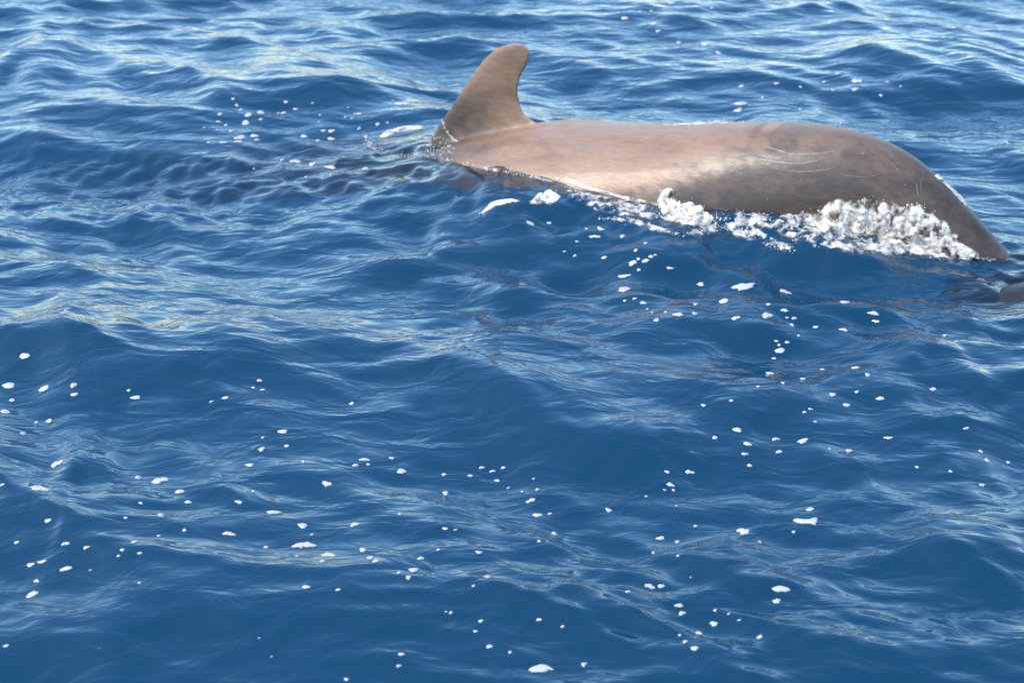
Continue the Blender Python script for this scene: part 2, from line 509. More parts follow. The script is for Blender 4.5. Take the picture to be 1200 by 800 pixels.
# wind sea: many trains running towards the boat, crests falling from far left to near right
heading = math.atan2(-math.cos(R(24)), -math.sin(R(24)))
wrng = np.random.default_rng(21)
patch1 = vnoise(X * .55 + 11, Y * .55 + 5, 11); patch2 = vnoise(X * .9 + 31, Y * .9 + 15, 12); patch3 = vnoise(X * 1.7 + 3, Y * 1.3 + 77, 13)
wx = (vnoise(X * .8 + 2, Y * .8 + 3, 14) - .5) * .5; wy = (vnoise(X * .8 + 22, Y * .8 + 33, 15) - .5) * .5
bands = [  # wavelength range, number, total rms slope, spread in degrees
    (1.9, 4.2, 10, .046, 28), (.9, 1.9, 14, .064, 36), (.42, .9, 18, .092, 42), (.20, .42, 26, .090, 48), (.10, .20, 28, .060, 54)]
for bi, (l0, l1, n, slope, spread) in enumerate(bands):
    s1 = slope * math.sqrt(2 / n)
    for k in range(n):
        lam = l0 * (l1 / l0) ** wrng.random()
        th = heading + R(spread) * wrng.normal() * .8
        kx, ky = math.cos(th) * 2 * math.pi / lam, math.sin(th) * 2 * math.pi / lam
        kk = 2 * math.pi / lam
        amp = s1 / kk
        fade = np.clip((lam / SP - 3.0) / 4.0, 0, 1)
        if bi >= 2:
            mod = (patch1, patch2, patch3)[k % 3]
            fade = fade * (.35 + 1.3 * mod)
        ph = kx * (X + wx) + ky * (Y + wy) + wrng.random() * 6.283
        c, s = np.cos(ph), np.sin(ph)
        H += amp * fade * c
        q = .75 if bi < 4 else .3
        DX -= q * amp * fade * math.cos(th) * s
        DY -= q * amp * fade * math.sin(th) * s

def seg_dist(px_, py_, line):
    """signed distance (positive on the boat's side) from a ground line that runs left to right, and position along it"""
    L = catmull([tuple(p)[:2] for p in line], 6) if len(line) < 20 else np.asarray(line)[:, :2]
    lx, ly = L[:, 0], L[:, 1]
    o_ = np.argsort(lx); lx, ly = lx[o_], ly[o_]
    yc = np.interp(px_, lx, ly)
    g = np.interp(px_, lx, np.gradient(ly, lx + np.arange(len(lx)) * 1e-6))
    over = np.maximum(0, np.maximum(lx[0] - px_, px_ - lx[-1]))
    return (yc - py_) / np.sqrt(1 + np.clip(g, -2, 2) ** 2), (np.clip(px_, lx[0], lx[-1]) - lx[0]) / (lx[-1] - lx[0]), over

crests = [  # crest line in the photograph, height, width on the boat's side, width behind
    ([(-60, 385), (0, 395), (70, 413), (140, 430), (210, 438), (315, 441), (385, 455), (440, 470)], .075, .26, .60),
    ([(440, 435), (560, 455), (650, 498), (740, 536), (830, 545), (920, 530)], .070, .25, .50),
    ([(690, 402), (750, 392), (800, 392), (870, 402)], .045, .24, .35),
    ([(960, 470), (1030, 440), (1090, 426), (1150, 440), (1240, 470)], .060, .22, .32),
    ([(55, 565), (85, 550), (112, 541), (150, 552)], .028, .12, .15),
    ([(215, 116), (300, 102), (385, 108), (440, 105), (530, 112)], .12, .42, .8),
    ([(-40, 78), (0, 75), (40, 72), (90, 92)], .08, .4, .6),
    ([(140, 238), (185, 231), (225, 245)], .035, .2, .3),
    ([(950, 92), (1021, 82), (1103, 92), (1142, 92), (1240, 98)], .10, .4, .7),
    ([(1040, 632), (1100, 640), (1160, 652), (1240, 660)], .04, .2, .35),
    ([(-40, 745), (60, 752), (120, 775), (180, 800)], .03, .16, .3),
]
for line, hh, w1, w2 in crests:
    L = [on_plane(*p) for p in line]
    cx = sum(p.x for p in L) / len(L); cy = sum(p.y for p in L) / len(L)
    m = (np.abs(X - cx) < 6) & (np.abs(Y - cy) < 6)
    d, par, over = seg_dist(X[m], Y[m], L)
    ends = smooth(np.minimum(par, 1 - par) / .36)
    prof = np.where(d > 0, np.exp(-(d / w1) ** 2) - .35 * np.exp(-((d - 2.0 * w1) / (1.3 * w1)) ** 2), np.exp(-np.abs(d / w2) ** 1.4))
    H[m] += hh * .85 * ends * prof

PX_, PY_ = X + DX, Y + DY
# water piled against / parted by the whale
near = (np.abs(PX_ - (A.x + B.x) / 2) < 4) & (np.abs(PY_ - (A.y + B.y) / 2) < 3)
qx, qy = PX_[near], PY_[near]
d, par, over = seg_dist(qx, qy, wl)
wo_ = np.argsort(wl[:, 0])
zt = np.interp(qx, wl[wo_, 0], wl[wo_, 2])
zt = zt + (vnoise(qx * 5 + 3, qy * 5, 24) - .5) * .022 + (vnoise(qx * 13 + 3, qy * 13, 25) - .5) * .012
ad = np.abs(d)
wgt = np.where(d > 0, np.exp(-(d / .50) ** 2), np.exp(-(ad / .45) ** 2)) * np.exp(-(over / .3) ** 2)
hn = H[near]
# keep a little of the local chop in the contact zone, so that the line stays uneven
hn2 = hn * (1 - wgt * .85) + zt * wgt
# churned water close by
chop = (vnoise(qx * 9, qy * 9, 21) - .5) * .035 + (vnoise(qx * 21, qy * 21, 22) - .5) * .018
hn2 += (vnoise(qx * 4 + 7, qy * 5 + 3, 23) - .5) * .075 * np.exp(-(np.maximum(0, d - .9) / .6) ** 2) * smooth((d - .05) / .3) * np.exp(-(over / .3) ** 2)
hn2 += chop * np.exp(-(np.maximum(0, np.where(d > 0, d, ad * 2) ) / .42) ** 2) * smooth((ad - .01) / .06)
H[near] = hn2

nrow, ncol = X.shape
wcoords = np.stack([PX_, PY_, H], -1).reshape(-1, 3)
idx = np.arange(nrow * ncol, dtype=np.int32).reshape(nrow, ncol)
wfaces = np.stack([idx[:-1, :-1], idx[:-1, 1:], idx[1:, 1:], idx[1:, :-1]], -1).reshape(-1, 4)
wme = mesh_np('sea', wcoords, wfaces, 4)
sea = link('sea', wme, M_WATER)
tag(sea, 'deep blue rippled open sea with pale sky reflections', kind='structure')
snout = on_plane(1106, 343)
mm = np.hypot(wcoords[:, 0] - snout.x - .3, wcoords[:, 1] - snout.y) < .3
whale2.matrix_world = Matrix.Translation((snout.x, snout.y, float(wcoords[mm, 2].mean()) - .004)) @ Matrix.Rotation(R(-3), 4, 'Z') @ Matrix.Scale(1.3, 4)
bpy.context.view_layer.update()
c3 = np.empty(len(me3.vertices) * 3, np.float32); me3.vertices.foreach_get('co', c3)
M2 = np.array(whale2.matrix_world)[:3]
c3 = c3.reshape(-1, 3) @ M2[:, :3].T + M2[:, 3]
l3_ = np.empty(len(me3.loops), np.int32); me3.loops.foreach_get('vertex_index', l3_)
W2_BVH = BVHTree.FromPolygons([Vector(p) for p in c3], l3_.reshape(-1, 4).tolist())

# how clearly one sees down to the whale: depth of water standing over its body
clear = np.zeros(nrow * ncol, np.float32)
cand = np.nonzero(near.ravel())[0]
ww = wcoords[cand]
s_loc = (ww[:, 0] - A.x) * AX.x + (ww[:, 1] - A.y) * AX.y
l_loc = np.abs((ww[:, 0] - A.x) * LAT.x + (ww[:, 1] - A.y) * LAT.y)
cand = cand[(l_loc < 2.2) & (s_loc > -2.5) & (s_loc < BODY + 1.6)]
down = Vector((0, 0, -1))
for i in cand:
    h = W_BVH.ray_cast(Vector(wcoords[i]), down, 1.2)
    h2 = W2_BVH.ray_cast(Vector(wcoords[i]), down, 1.2)
    if h2[0] is not None and (h[0] is None or h2[3] < h[3]): h = (h2[0], h2[1], h2[2], h2[3] * 1.7)
    if h[0] is not None: clear[i] = .95 * math.exp(-h[3] / .46)
at = wme.attributes.new('clear', 'FLOAT', 'POINT'); at.data.foreach_set('value', clear)
S_BVH = BVHTree.FromObject(sea, bpy.context.evaluated_depsgraph_get())

def hit_sea(px, py):
    h = S_BVH.ray_cast(EYE, ray(px, py), 60)
    return h[0], h[1]

def hit_any(px, py):
    d = ray(px, py)
    a = S_BVH.ray_cast(EYE, d, 60); b = W_BVH.ray_cast(EYE, d, 60)
    if b[0] is not None and (a[0] is None or b[3] < a[3]): return b[0], (b[1] if b[1].dot(d) < 0 else -b[1]), True
    return a[0], a[1], False

# ------------------------------------------------------------------ foam flecks, each one a thing
def fleck_mesh(name, w, dpt, th, rough, seed, shape=None):
    """flat irregular raft of foam, w wide, dpt deep, th thick; shape bends or pinches it"""
    r_ = random.Random(seed)
    n = 22
    ph = [r_.random() * 6.28 for _ in range(4)]
    vs, fs = [], []
    prof = [(1.0, -.35), (1.03, .1), (.86, .62), (.5, .93)]
    for j, (k, z) in enumerate(prof):
        for i in range(n):
            a = 2 * math.pi * i / n
            rr = 1 + rough * (.5 * math.sin(2 * a + ph[0]) + .4 * math.sin(3 * a + ph[1]) + .3 * math.sin(5 * a + ph[2]) + .2 * math.sin(8 * a + ph[3]))
            x, y = math.cos(a) * rr * k, math.sin(a) * rr * k
            if shape == 'dumbbell':
                y *= .42 + .75 * abs(x) ** 1.5
                y += -.35 * x
            elif shape == 'crescent':
                y = y * (1 - .35 * x * x) - .55 * x * x
            elif shape == 'ragged':
                y += (-.75 if (-.45 < x < -.12 and y < -.4) else 0) * k
            vs.append((x * w / 2, y * dpt / 2, th * (z + (r_.random() - .5) * .25)))
    vs.append((0, -.25 * dpt if False else 0, th))
    for j in range(3):
        for i in range(n):
            a, b = j * n + i, j * n + (i + 1) % n
            fs.append((a, b, b + n, a + n))
    for i in range(n): fs.append((3 * n + i, 3 * n + (i + 1) % n, 4 * n))
    me = bpy.data.meshes.new(name); me.from_pydata(vs, [], fs); me.update()
    me.polygons.foreach_set('use_smooth', np.ones(len(me.polygons), bool))
    return me

def zone(ox, oy, sc, pts):
    return [(ox + p[0] / sc, oy + p[1] / sc, p[2] / sc, (p[3] if len(p) > 3 else p[2] * .5) / sc) for p in pts]

Z = 1200 / 420
open_px = []
# (x, y, width, height) read off enlarged parts of the photograph
open_px += zone(0, 280, Z, [(83, 392, 40, 24), (30, 491, 52, 22), (148, 501, 46, 18), (247, 490, 26, 22), (249, 521, 28, 13), (41, 540, 22, 12), (18, 578, 38, 15),
    (165, 609, 24, 16), (78, 651, 22, 10), (455, 531, 34, 17), (755, 532, 26, 11), (708, 545, 16, 8), (869, 474, 20, 11), (848, 498, 15, 8), (880, 505, 15, 8),
    (431, 507, 16, 9), (1178, 551, 20, 12), (947, 645, 34, 18), (880, 665, 14, 7), (876, 704, 26, 15), (960, 693, 22, 10), (836, 757, 30, 12), (1016, 745, 15, 9), (122, 614, 14, 10)])
open_px += zone(0, 520, Z, [(190, 67, 46, 20), (134, 150, 76, 15), (463, 113, 28, 11), (535, 123, 62, 22), (602, 160, 38, 15), (630, 195, 28, 12), (471, 198, 16, 9),
    (539, 238, 27, 14), (421, 248, 15, 8), (161, 257, 32, 13), (618, 289, 17, 11), (767, 301, 42, 17), (800, 195, 28, 13), (917, 230, 54, 13), (1014, 274, 40, 19),
    (1045, 304, 12, 8), (1100, 371, 44, 17), (1080, 393, 20, 11), (995, 375, 14, 9), (891, 346, 18, 9), (1095, 134, 40, 19), (1188, 270, 34, 15), (56, 330, 22, 10),
    (220, 334, 27, 13), (289, 347, 24, 12), (410, 355, 20, 10), (397, 375, 15, 8), (468, 366, 18, 10), (451, 328, 20, 11), (532, 308, 14, 8), (103, 405, 34, 13),
    (141, 395, 32, 12), (222, 418, 48, 13), (123, 459, 23, 12), (108, 504, 46, 22), (303, 423, 12, 7), (467, 466, 13, 8), (1025, 479, 32, 13), (1132, 488, 20, 10),
    (21, 676, 21, 11), (1160, 788, 19, 9), (848, 159, 14, 7), (8, 137, 20, 8), (868, 650, 9, 6), (910, 712, 9, 6)])
open_px += zone(400, 520, Z, [(78, 53, 34, 13), (48, 72, 28, 12), (90, 69, 16, 8), (169, 48, 17, 9), (202, 92, 40, 18), (344, 103, 22, 10), (471, 80, 23, 13), (507, 92, 22, 12),
    (542, 80, 20, 10), (432, 107, 20, 10), (522, 123, 20, 10), (349, 165, 26, 14), (560, 148, 12, 7), (644, 117, 12, 7), (656, 153, 15, 9), (606, 160, 13, 7), (635, 190, 36, 14),
    (657, 239, 36, 16), (698, 234, 15, 9), (713, 300, 22, 13), (662, 326, 16, 10), (895, 222, 25, 14), (196, 235, 16, 8), (348, 284, 22, 11), (383, 288, 13, 7), (325, 354, 14, 8),
    (461, 363, 22, 12), (266, 383, 23, 12), (72, 355, 28, 17), (97, 381, 24, 14), (115, 392, 24, 12), (243, 422, 38, 17), (193, 431, 17, 9), (225, 447, 22, 14), (490, 445, 24, 14),
    (443, 475, 14, 8), (662, 588, 22, 13), (741, 611, 16, 11), (367, 565, 16, 11), (351, 562, 10, 7), (467, 593, 19, 13), (449, 627, 17, 10), (496, 678, 27, 14), (565, 697, 15, 10),
    (201, 704, 24, 12), (193, 743, 24, 10), (813, 738, 26, 14), (17, 788, 18, 11), (960, 495, 20, 11), (1033, 477, 40, 17), (1071, 476, 27, 16), (1131, 541, 34, 15), (1141, 567, 31, 15),
    (1133, 640, 14, 8), (1069, 316, 31, 16), (1125, 328, 20, 12), (1045, 364, 14, 8), (1127, 375, 12, 8), (1091, 94, 19, 12), (1166, 95, 34, 16), (1102, 137, 31, 15), (1083, 155, 13, 8),
    (1112, 155, 14, 9), (1021, 176, 13, 7), (1122, 208, 10, 8), (1186, 275, 15, 9)])
open_px += zone(780, 520, Z, [(484, 219, 32, 13), (429, 295, 17, 10), (261, 293, 50, 24), (315, 328, 12, 8), (372, 526, 34, 17), (387, 486, 70, 20), (315, 646, 26, 13), (247, 590, 15, 8),
    (162, 602, 32, 20), (112, 633, 25, 15), (65, 662, 19, 12), (97, 684, 34, 16), (166, 557, 15, 10), (212, 569, 13, 8), (614, 23, 28, 10), (1060, 138, 20, 10), (953, 92, 14, 9),
    (842, 78, 15, 9), (1076, 55, 21, 11), (1147, 62, 16, 9), (1055, 25, 16, 9), (41, 375, 11, 8), (84, 447, 9, 7), (100, 275, 11, 8)])
open_px += zone(780, 300, Z, [(274, 629, 34, 14), (369, 613, 28, 14), (460, 619, 42, 17), (380, 655, 24, 13), (266, 663, 26, 13), (281, 701, 22, 11), (502, 555, 13, 8), (606, 499, 32, 11),
    (465, 523, 19, 9), (485, 513, 18, 8), (240, 582, 32, 20), (165, 608, 24, 12), (746, 609, 32, 9), (1007, 577, 24, 10), (719, 477, 32, 14), (640, 455, 18, 9), (559, 464, 30, 12),
    (636, 374, 30, 15), (677, 398, 22, 14), (525, 380, 17, 10), (460, 411, 19, 13), (349, 393, 30, 18), (383, 317, 42, 22), (407, 289, 18, 12), (371, 285, 17, 9), (380, 298, 15, 9),
    (363, 343, 17, 9), (896, 446, 26, 13), (549, 645, 11, 7), (310, 437, 14, 7), (393, 425, 14, 8), (220, 484, 18, 9), (127, 500, 20, 10)])
whale_px = zone(780, 300, Z, [(117, 95, 30, 14), (262, 103, 88, 22), (195, 151, 38, 20), (400, 120, 40, 14), (235, 208, 34, 14), (340, 199, 42, 22), (43, 196, 36, 13), (101, 161, 17, 11),
    (98, 193, 19, 11), (398, 182, 25, 14), (431, 209, 22, 12), (423, 231, 18, 10), (407, 207, 12, 8), (503, 238, 22, 10), (596, 247, 27, 12), (696, 192, 42, 15), (704, 219, 26, 13),
    (600, 155, 34, 16), (344, 162, 18, 9), (935, 266, 16, 8), (446, 267, 14, 7)])
whale_px += zone(400, 300, Z, [(976, 24, 28, 22), (1019, 17, 22, 15), (996, 47, 18, 11), (994, 10, 14, 10), (947, 68, 44, 15), (947, 112, 52, 20), (1011, 157, 22, 13), (982, 143, 16, 9), (949, 150, 15, 8),
    (1086, 188, 15, 10), (1128, 196, 36, 13), (1055, 215, 24, 13), (1041, 189, 12, 8), (1025, 178, 12, 8), (1186, 162, 18, 12), (1100, 41, 24, 13), (1037, 3, 20, 10), (880, 6, 20, 10)])
whale_px += zone(540, 170, 4, [(628, 430, 56, 18), (655, 393, 38, 22), (590, 393, 18, 16), (758, 428, 30, 18), (866, 460, 22, 12), (820, 494, 26, 15), (890, 522, 26, 12), (912, 516, 18, 12),
    (866, 543, 34, 22), (806, 551, 40, 22), (673, 527, 30, 14), (535, 519, 20, 12), (545, 453, 18, 12), (327, 368, 52, 16), (415, 366, 22, 14), (487, 500, 18, 10), (833, 537, 16, 12)])
fin_px = zone(230, 90, 4, [(173, 105, 24, 10), (190, 135, 20, 14), (211, 156, 24, 14), (244, 180, 38, 22), (303, 168, 40, 22), (303, 201, 22, 14), (420, 119, 24, 14), (410, 170, 30, 12), (386, 172, 15, 10),
    (466, 153, 28, 12), (545, 125, 16, 9), (580, 180, 14, 10), (575, 212, 16, 11), (232, 217, 46, 24), (112, 176, 24, 16), (105, 212, 28, 10), (140, 228, 22, 12), (166, 255, 28, 12), (208, 286, 56, 24),
    (272, 278, 46, 16), (286, 296, 30, 12), (200, 305, 44, 12), (130, 309, 40, 8), (60, 308, 24, 8), (597, 254, 28, 14), (634, 255, 38, 16), (764, 243, 22, 14), (897, 216, 16, 12), (762, 174, 26, 12),
    (730, 196, 13, 9), (698, 190, 14, 8), (742, 176, 12, 9), (851, 223, 26, 26), (505, 280, 40, 16), (570, 300, 24, 12), (632, 292, 42, 16), (966, 126, 15, 11), (940, 151, 17, 11), (917, 155, 18, 11),
    (921, 113, 10, 7), (1011, 154, 12, 9), (1043, 143, 10, 8), (467, 398, 56, 20), (545, 410, 46, 20), (402, 391, 20, 14), (630, 425, 60, 18), (793, 430, 30, 14), (690, 376, 12, 10), (270, 432, 14, 9), (165, 372, 9, 7), (515, 470, 18, 12), (712, 146, 12, 8), (38, 240, 14, 8), (100, 250, 14, 8)])
back_px = zone(620, 0, 1200 / 580, [(188, 35, 18, 10), (232, 45, 22, 8), (302, 58, 22, 8), (313, 76, 14, 9), (363, 104, 14, 9), (427, 108, 26, 10), (459, 129, 16, 9), (487, 143, 10, 8), (600, 203, 12, 7),
    (794, 197, 24, 12), (790, 217, 16, 9), (869, 199, 9, 7), (853, 232, 11, 6), (716, 199, 9, 6), (737, 219, 10, 6), (513, 252, 38, 9), (507, 268, 28, 9), (566, 237, 10, 6), (658, 211, 8, 6),
    (657, 265, 9, 6), (707, 272, 9, 6), (756, 299, 9, 7), (297, 28, 10, 6), (444, 20, 10, 9), (515, 210, 16, 6), (862, 72, 8, 6), (345, 8, 16, 7), (901, 210, 7, 5), (269, 29, 10, 6)])

fleck_no = 0
def add_fleck(px, py, w, h, label, group, shape=None, thin=False):
    global fleck_no
    p, n = hit_sea(px, py)
    if p is None: return None
    fleck_no += 1
    dist = (p - EYE).length
    grazing = max(.2, abs((p - EYE).normalized().dot(n)))
    W = w * .82 * dist / F_PX
    D = min(W * 1.3, max(W * .45, h * dist / F_PX / grazing * .72))
    me = fleck_mesh('foam_fleck', W, D, min(.007, .002 + W * .06), random.choice((.16, .26, .36, .48)), fleck_no, shape)
    o = link('foam_fleck', me, M_THIN if (w < 4.6 or (w < 10 and random.random() < (.5 if thin else .22))) else M_FOAM)
    q = n.to_track_quat('Z', 'Y').to_matrix()
    ux = Vector((1, 0, 0)); ux = (ux - n * ux.dot(n)).normalized(); uy = n.cross(ux)
    rot = Matrix((ux, uy, n)).transposed().to_4x4() @ Matrix.Rotation((random.random() - .5) * .5 if shape is None else 0, 4, 'Z')
    o.matrix_world = Matrix.Translation(p + n * .001) @ rot
    tag(o, label, 'foam', group)
    return o

marks = {}
for key, p, txt in (('dumbbell', zone(780, 520, Z, [(474, 260, 76, 40)])[0], 'dumbbell shaped white foam raft pinched in the middle'),
                    ('crescent', zone(400, 520, Z, [(667, 751, 96, 24)])[0], 'long arched crescent of white foam, widest raft on the open water'),
                    ('ragged', zone(0, 520, Z, [(1020, 339, 74, 24)])[0], 'oblong white foam raft with a ragged tail hanging from its edge')):
    o = add_fleck(*p, txt, None, key); marks[key] = o.matrix_world.translation.copy()
lists = [('open', p) for p in open_px] + [('flank', p) for p in whale_px] + [('fin', p) for p in fin_px] + [('back', p) for p in back_px]
PXY = np.array([p[:2] for _, p in lists])
for k, (zn, p) in enumerate(lists):
    w, h = p[2], p[3]
    size = 'broad' if w >= 11.5 else 'small' if w >= 6 else 'tiny'
    asp = w / max(h, .1)
    form = 'thin elongated' if asp > 2.6 else 'roundish' if asp < 1.75 else 'oval'
    dd = np.hypot((PXY[:, 0] - p[0]), (PXY[:, 1] - p[1]) * 2); dd[k] = 1e9
    pair = dd.min() < 17
    where = {'open': 'floating on open blue water', 'flank': "beside the whale's splashing flank", 'fin': "ahead of the whale's dorsal fin", 'back': "behind the whale's back"}[zn]
    comp = 'near another fleck' if pair else 'lying alone'
    q, _ = hit_sea(p[0], p[1])
    if zn == 'open' and q is not None:
        for key, nm in (('dumbbell', 'dumbbell shaped'), ('crescent', 'crescent shaped'), ('ragged', 'ragged oblong')):
            if (q - marks[key]).length < .34: where, comp = 'floating close to the %s foam raft' % nm, ''
    label = ' '.join(('%s %s white foam fleck %s %s' % (size, form, where, comp)).split())
    add_fleck(*p, label, {'open': 'foam flecks on open water', 'flank': 'foam flecks off the whale flank', 'fin': 'foam flecks ahead of the fin', 'back': 'foam flecks behind the whale'}[zn], None, zn in ('fin', 'back'))

# ------------------------------------------------------------------ splashes: froth too fine to count
PH = (1 + 5 ** .5) / 2
ICO_V = np.array([(-1, PH, 0), (1, PH, 0), (-1, -PH, 0), (1, -PH, 0), (0, -1, PH), (0, 1, PH), (0, -1, -PH), (0, 1, -PH), (PH, 0, -1), (PH, 0, 1), (-PH, 0, -1), (-PH, 0, 1)], np.float32) / math.hypot(1, PH)
ICO_F = np.array([(0, 11, 5), (0, 5, 1), (0, 1, 7), (0, 7, 10), (0, 10, 11), (1, 5, 9), (5, 11, 4), (11, 10, 2), (10, 7, 6), (7, 1, 8),
                  (3, 9, 4), (3, 4, 2), (3, 2, 6), (3, 6, 8), (3, 8, 9), (4, 9, 5), (2, 4, 11), (6, 2, 10), (8, 6, 7), (9, 8, 1)], np.int32)

def froth(name, parts, mat, seed, stretch=.9):
    """one mesh: frothing sheets that lie on flank and sea, and the many small beads thrown up from them"""
    r_ = np.random.default_rng(seed)
    VV, FF, WW, base = [], [], [], 0
    for kind, a, b, *w_ in parts:
        if kind == 'sheet':
            if not a: continue
            WW.append(np.array(w_[0], np.float32)); VV.append(np.array(a, np.float32).reshape(-1, 3)); FF.append(np.array(b, np.int32).reshape(-1, 3) + base); base += len(a)
            continue
        n = len(a)
        if not n: continue
        pts = np.array([tuple(p) for p in a], np.float32); radii = np.array(b, np.float32)
        q = r_.normal(size=(n, 4)); q /= np.linalg.norm(q, axis=1)[:, None]
        w, x, y, z = q.T
        Rm = np.stack([1 - 2 * (y * y + z * z), 2 * (x * y - z * w), 2 * (x * z + y * w), 2 * (x * y + z * w), 1 - 2 * (x * x + z * z), 2 * (y * z - x * w),
                       2 * (x * z - y * w), 2 * (y * z + x * w), 1 - 2 * (x * x + y * y)], 1).reshape(n, 3, 3)
        sc = np.exp(r_.normal(size=(n, 3)) * stretch * .5)
        lump = 1 + (r_.random((n, len(ICO_V), 1)) - .5) * .5
        V = (ICO_V[None] * lump * sc[:, None, :] * radii[:, None, None]) @ Rm.transpose(0, 2, 1).astype(np.float32) + pts[:, None, :]
        F = ICO_F[None] + (np.arange(n) * len(ICO_V))[:, None, None] + base
        VV.append(V.reshape(-1, 3)); FF.append(F.reshape(-1, 3)); base += n * len(ICO_V); WW.append(np.full(n * len(ICO_V), 2.5, np.float32))
    me = mesh_np(name, np.vstack(VV), np.vstack(FF), 3)
    at = me.attributes.new('foam', 'FLOAT', 'POINT'); at.data.foreach_set('value', np.concatenate(WW))
    return link(name, me, mat)

def inside(x, y, poly):
    c = False; j = len(poly) - 1
    for i in range(len(poly)):
        xi, yi = poly[i]; xj, yj = poly[j]
        if (yi > y) != (yj > y) and x < (xj - xi) * (y - yi) / (yj - yi) + xi: c = not c
        j = i
    return c

def edge_dist(x, y, poly):
    best = 1e9
    for i in range(len(poly)):
        ax, ay = poly[i]; bx_, by_ = poly[(i + 1) % len(poly)]
        dx, dy = bx_ - ax, by_ - ay
        t = max(0, min(1, ((x - ax) * dx + (y - ay) * dy) / (dx * dx + dy * dy + 1e-9)))
        best = min(best, math.hypot(x - ax - t * dx, y - ay - t * dy))
    return best

def n2(x, y, s): return float(vnoise(np.array([x]), np.array([y]), s)[0])

def dens(x, y, seed, fx, fy):
    u, v = x + y * .5, y - x * .22          # streaks drawn out along the flow
    return .5 * n2(u * fx, v * fy, 30 + seed) + .3 * n2(u * fx * 2.7, v * fy * 2.7, 60 + seed) + .2 * n2(u * fx * 6, v * fy * 6, 80 + seed)

def sheet(poly, step, lift, amount, seed, fx=.06, fy=.12, soft=7.0):
    """a lumpy, torn foam sheet over a region of flank and sea; amount = how closed it is"""
    x0, x1 = min(p[0] for p in poly) - 2, max(p[0] for p in poly) + 2; y0, y1 = min(p[1] for p in poly) - 2, max(p[1] for p in poly) + 2
    nx, ny = int((x1 - x0) / step) + 1, int((y1 - y0) / step) + 1
    ids, V, F, Wt = {}, [], [], []
    for j in range(ny):
        for i in range(nx):
            x, y = x0 + i * step, y0 + j * step
            if not inside(x, y, poly): continue
            e = min(1, edge_dist(x, y, poly) / soft)
            d = dens(x, y, seed, fx, fy)
            h, nn, _ = hit_any(x, y)
            if h is None: continue
            ids[i, j] = len(V)
            lum = .55 * n2(x * .11, y * .14, 9 + seed) + .45 * n2(x * .27, y * .3, 10)
            V.append(tuple(h + nn * (.0015 + lift * e * lum * (.4 + d))))
            Wt.append((amount + (d - .5) * 1.8) * e - .35 * (1 - e))
    for (i, j), a in ids.items():
        b, c, d = ids.get((i + 1, j)), ids.get((i, j + 1)), ids.get((i + 1, j + 1))
        if b is not None and d is not None: F.append((a, d, b))
        if c is not None and d is not None: F.append((a, c, d))
    F = [f for f in F if max((Vector(V[f[0]]) - Vector(V[f[1]])).length, (Vector(V[f[1]]) - Vector(V[f[2]])).length) < .12]
    return ('sheet', V, F, Wt)

def fill(poly, n, rmin, rmax, lift, thresh, seed, fx=.06, fy=.12):
    r_ = random.Random(seed)
    x0, x1 = min(p[0] for p in poly), max(p[0] for p in poly); y0, y1 = min(p[1] for p in poly), max(p[1] for p in poly)
    P, Q = [], []
    tries = 0
    while len(P) < n and tries < n * 12:
        tries += 1
        x, y = r_.uniform(x0, x1), r_.uniform(y0, y1)
        if not inside(x, y, poly): continue
        d = dens(x, y, seed, fx, fy)
        if d + (r_.random() - .5) * .16 < thresh: continue
        h, nn, _ = hit_any(x, y)
        if h is None: continue
        rr = rmin * (rmax / rmin) ** (r_.random() ** 3)
        P.append(h + nn * (rr * .3 + lift * r_.random() ** 1.5 * max(.1, min(1, (d - thresh) * 4))))
        Q.append(rr)
    return ('beads', P, Q)

def stroke(line, n, width, rmin, rmax, lift, seed, whale_only=False):
    r_ = random.Random(seed); C = catmull(line, 10)
    P, Q = [], []
    for _ in range(n):
        c = C[r_.randrange(len(C))]
        g = n2(c[0] * .08, c[1] * .08, 40 + seed)
        if r_.random() > .25 + g * 1.2: continue
        x, y = c[0] + r_.gauss(0, width), c[1] + r_.gauss(0, width * .55)
        h, nn, on = hit_any(x, y)
        if h is None or (whale_only and not on): continue
        rr = rmin * (rmax / rmin) ** (r_.random() ** 2)
        P.append(h + nn * rr * .3 + Vector((0, 0, lift * r_.random() ** 2.5 * g)))
        Q.append(rr)
    return ('beads', P, Q)

def band(line, w):
    """outline of a strip of half width w (pixels) round a line"""
    C = catmull(line, 5); n = len(C); up, lo = [], []
    for i in range(n):
        d = C[min(i + 1, n - 1)] - C[max(i - 1, 0)]; d = d / (np.linalg.norm(d) + 1e-9)
        k = w * (.35 + .65 * math.sin(math.pi * i / (n - 1))) * (.7 + .6 * n2(i * .4, w, 5))
        up.append((C[i][0] + d[1] * k, C[i][1] - d[0] * k)); lo.append((C[i][0] - d[1] * k, C[i][1] + d[0] * k))
    return up + lo[::-1]

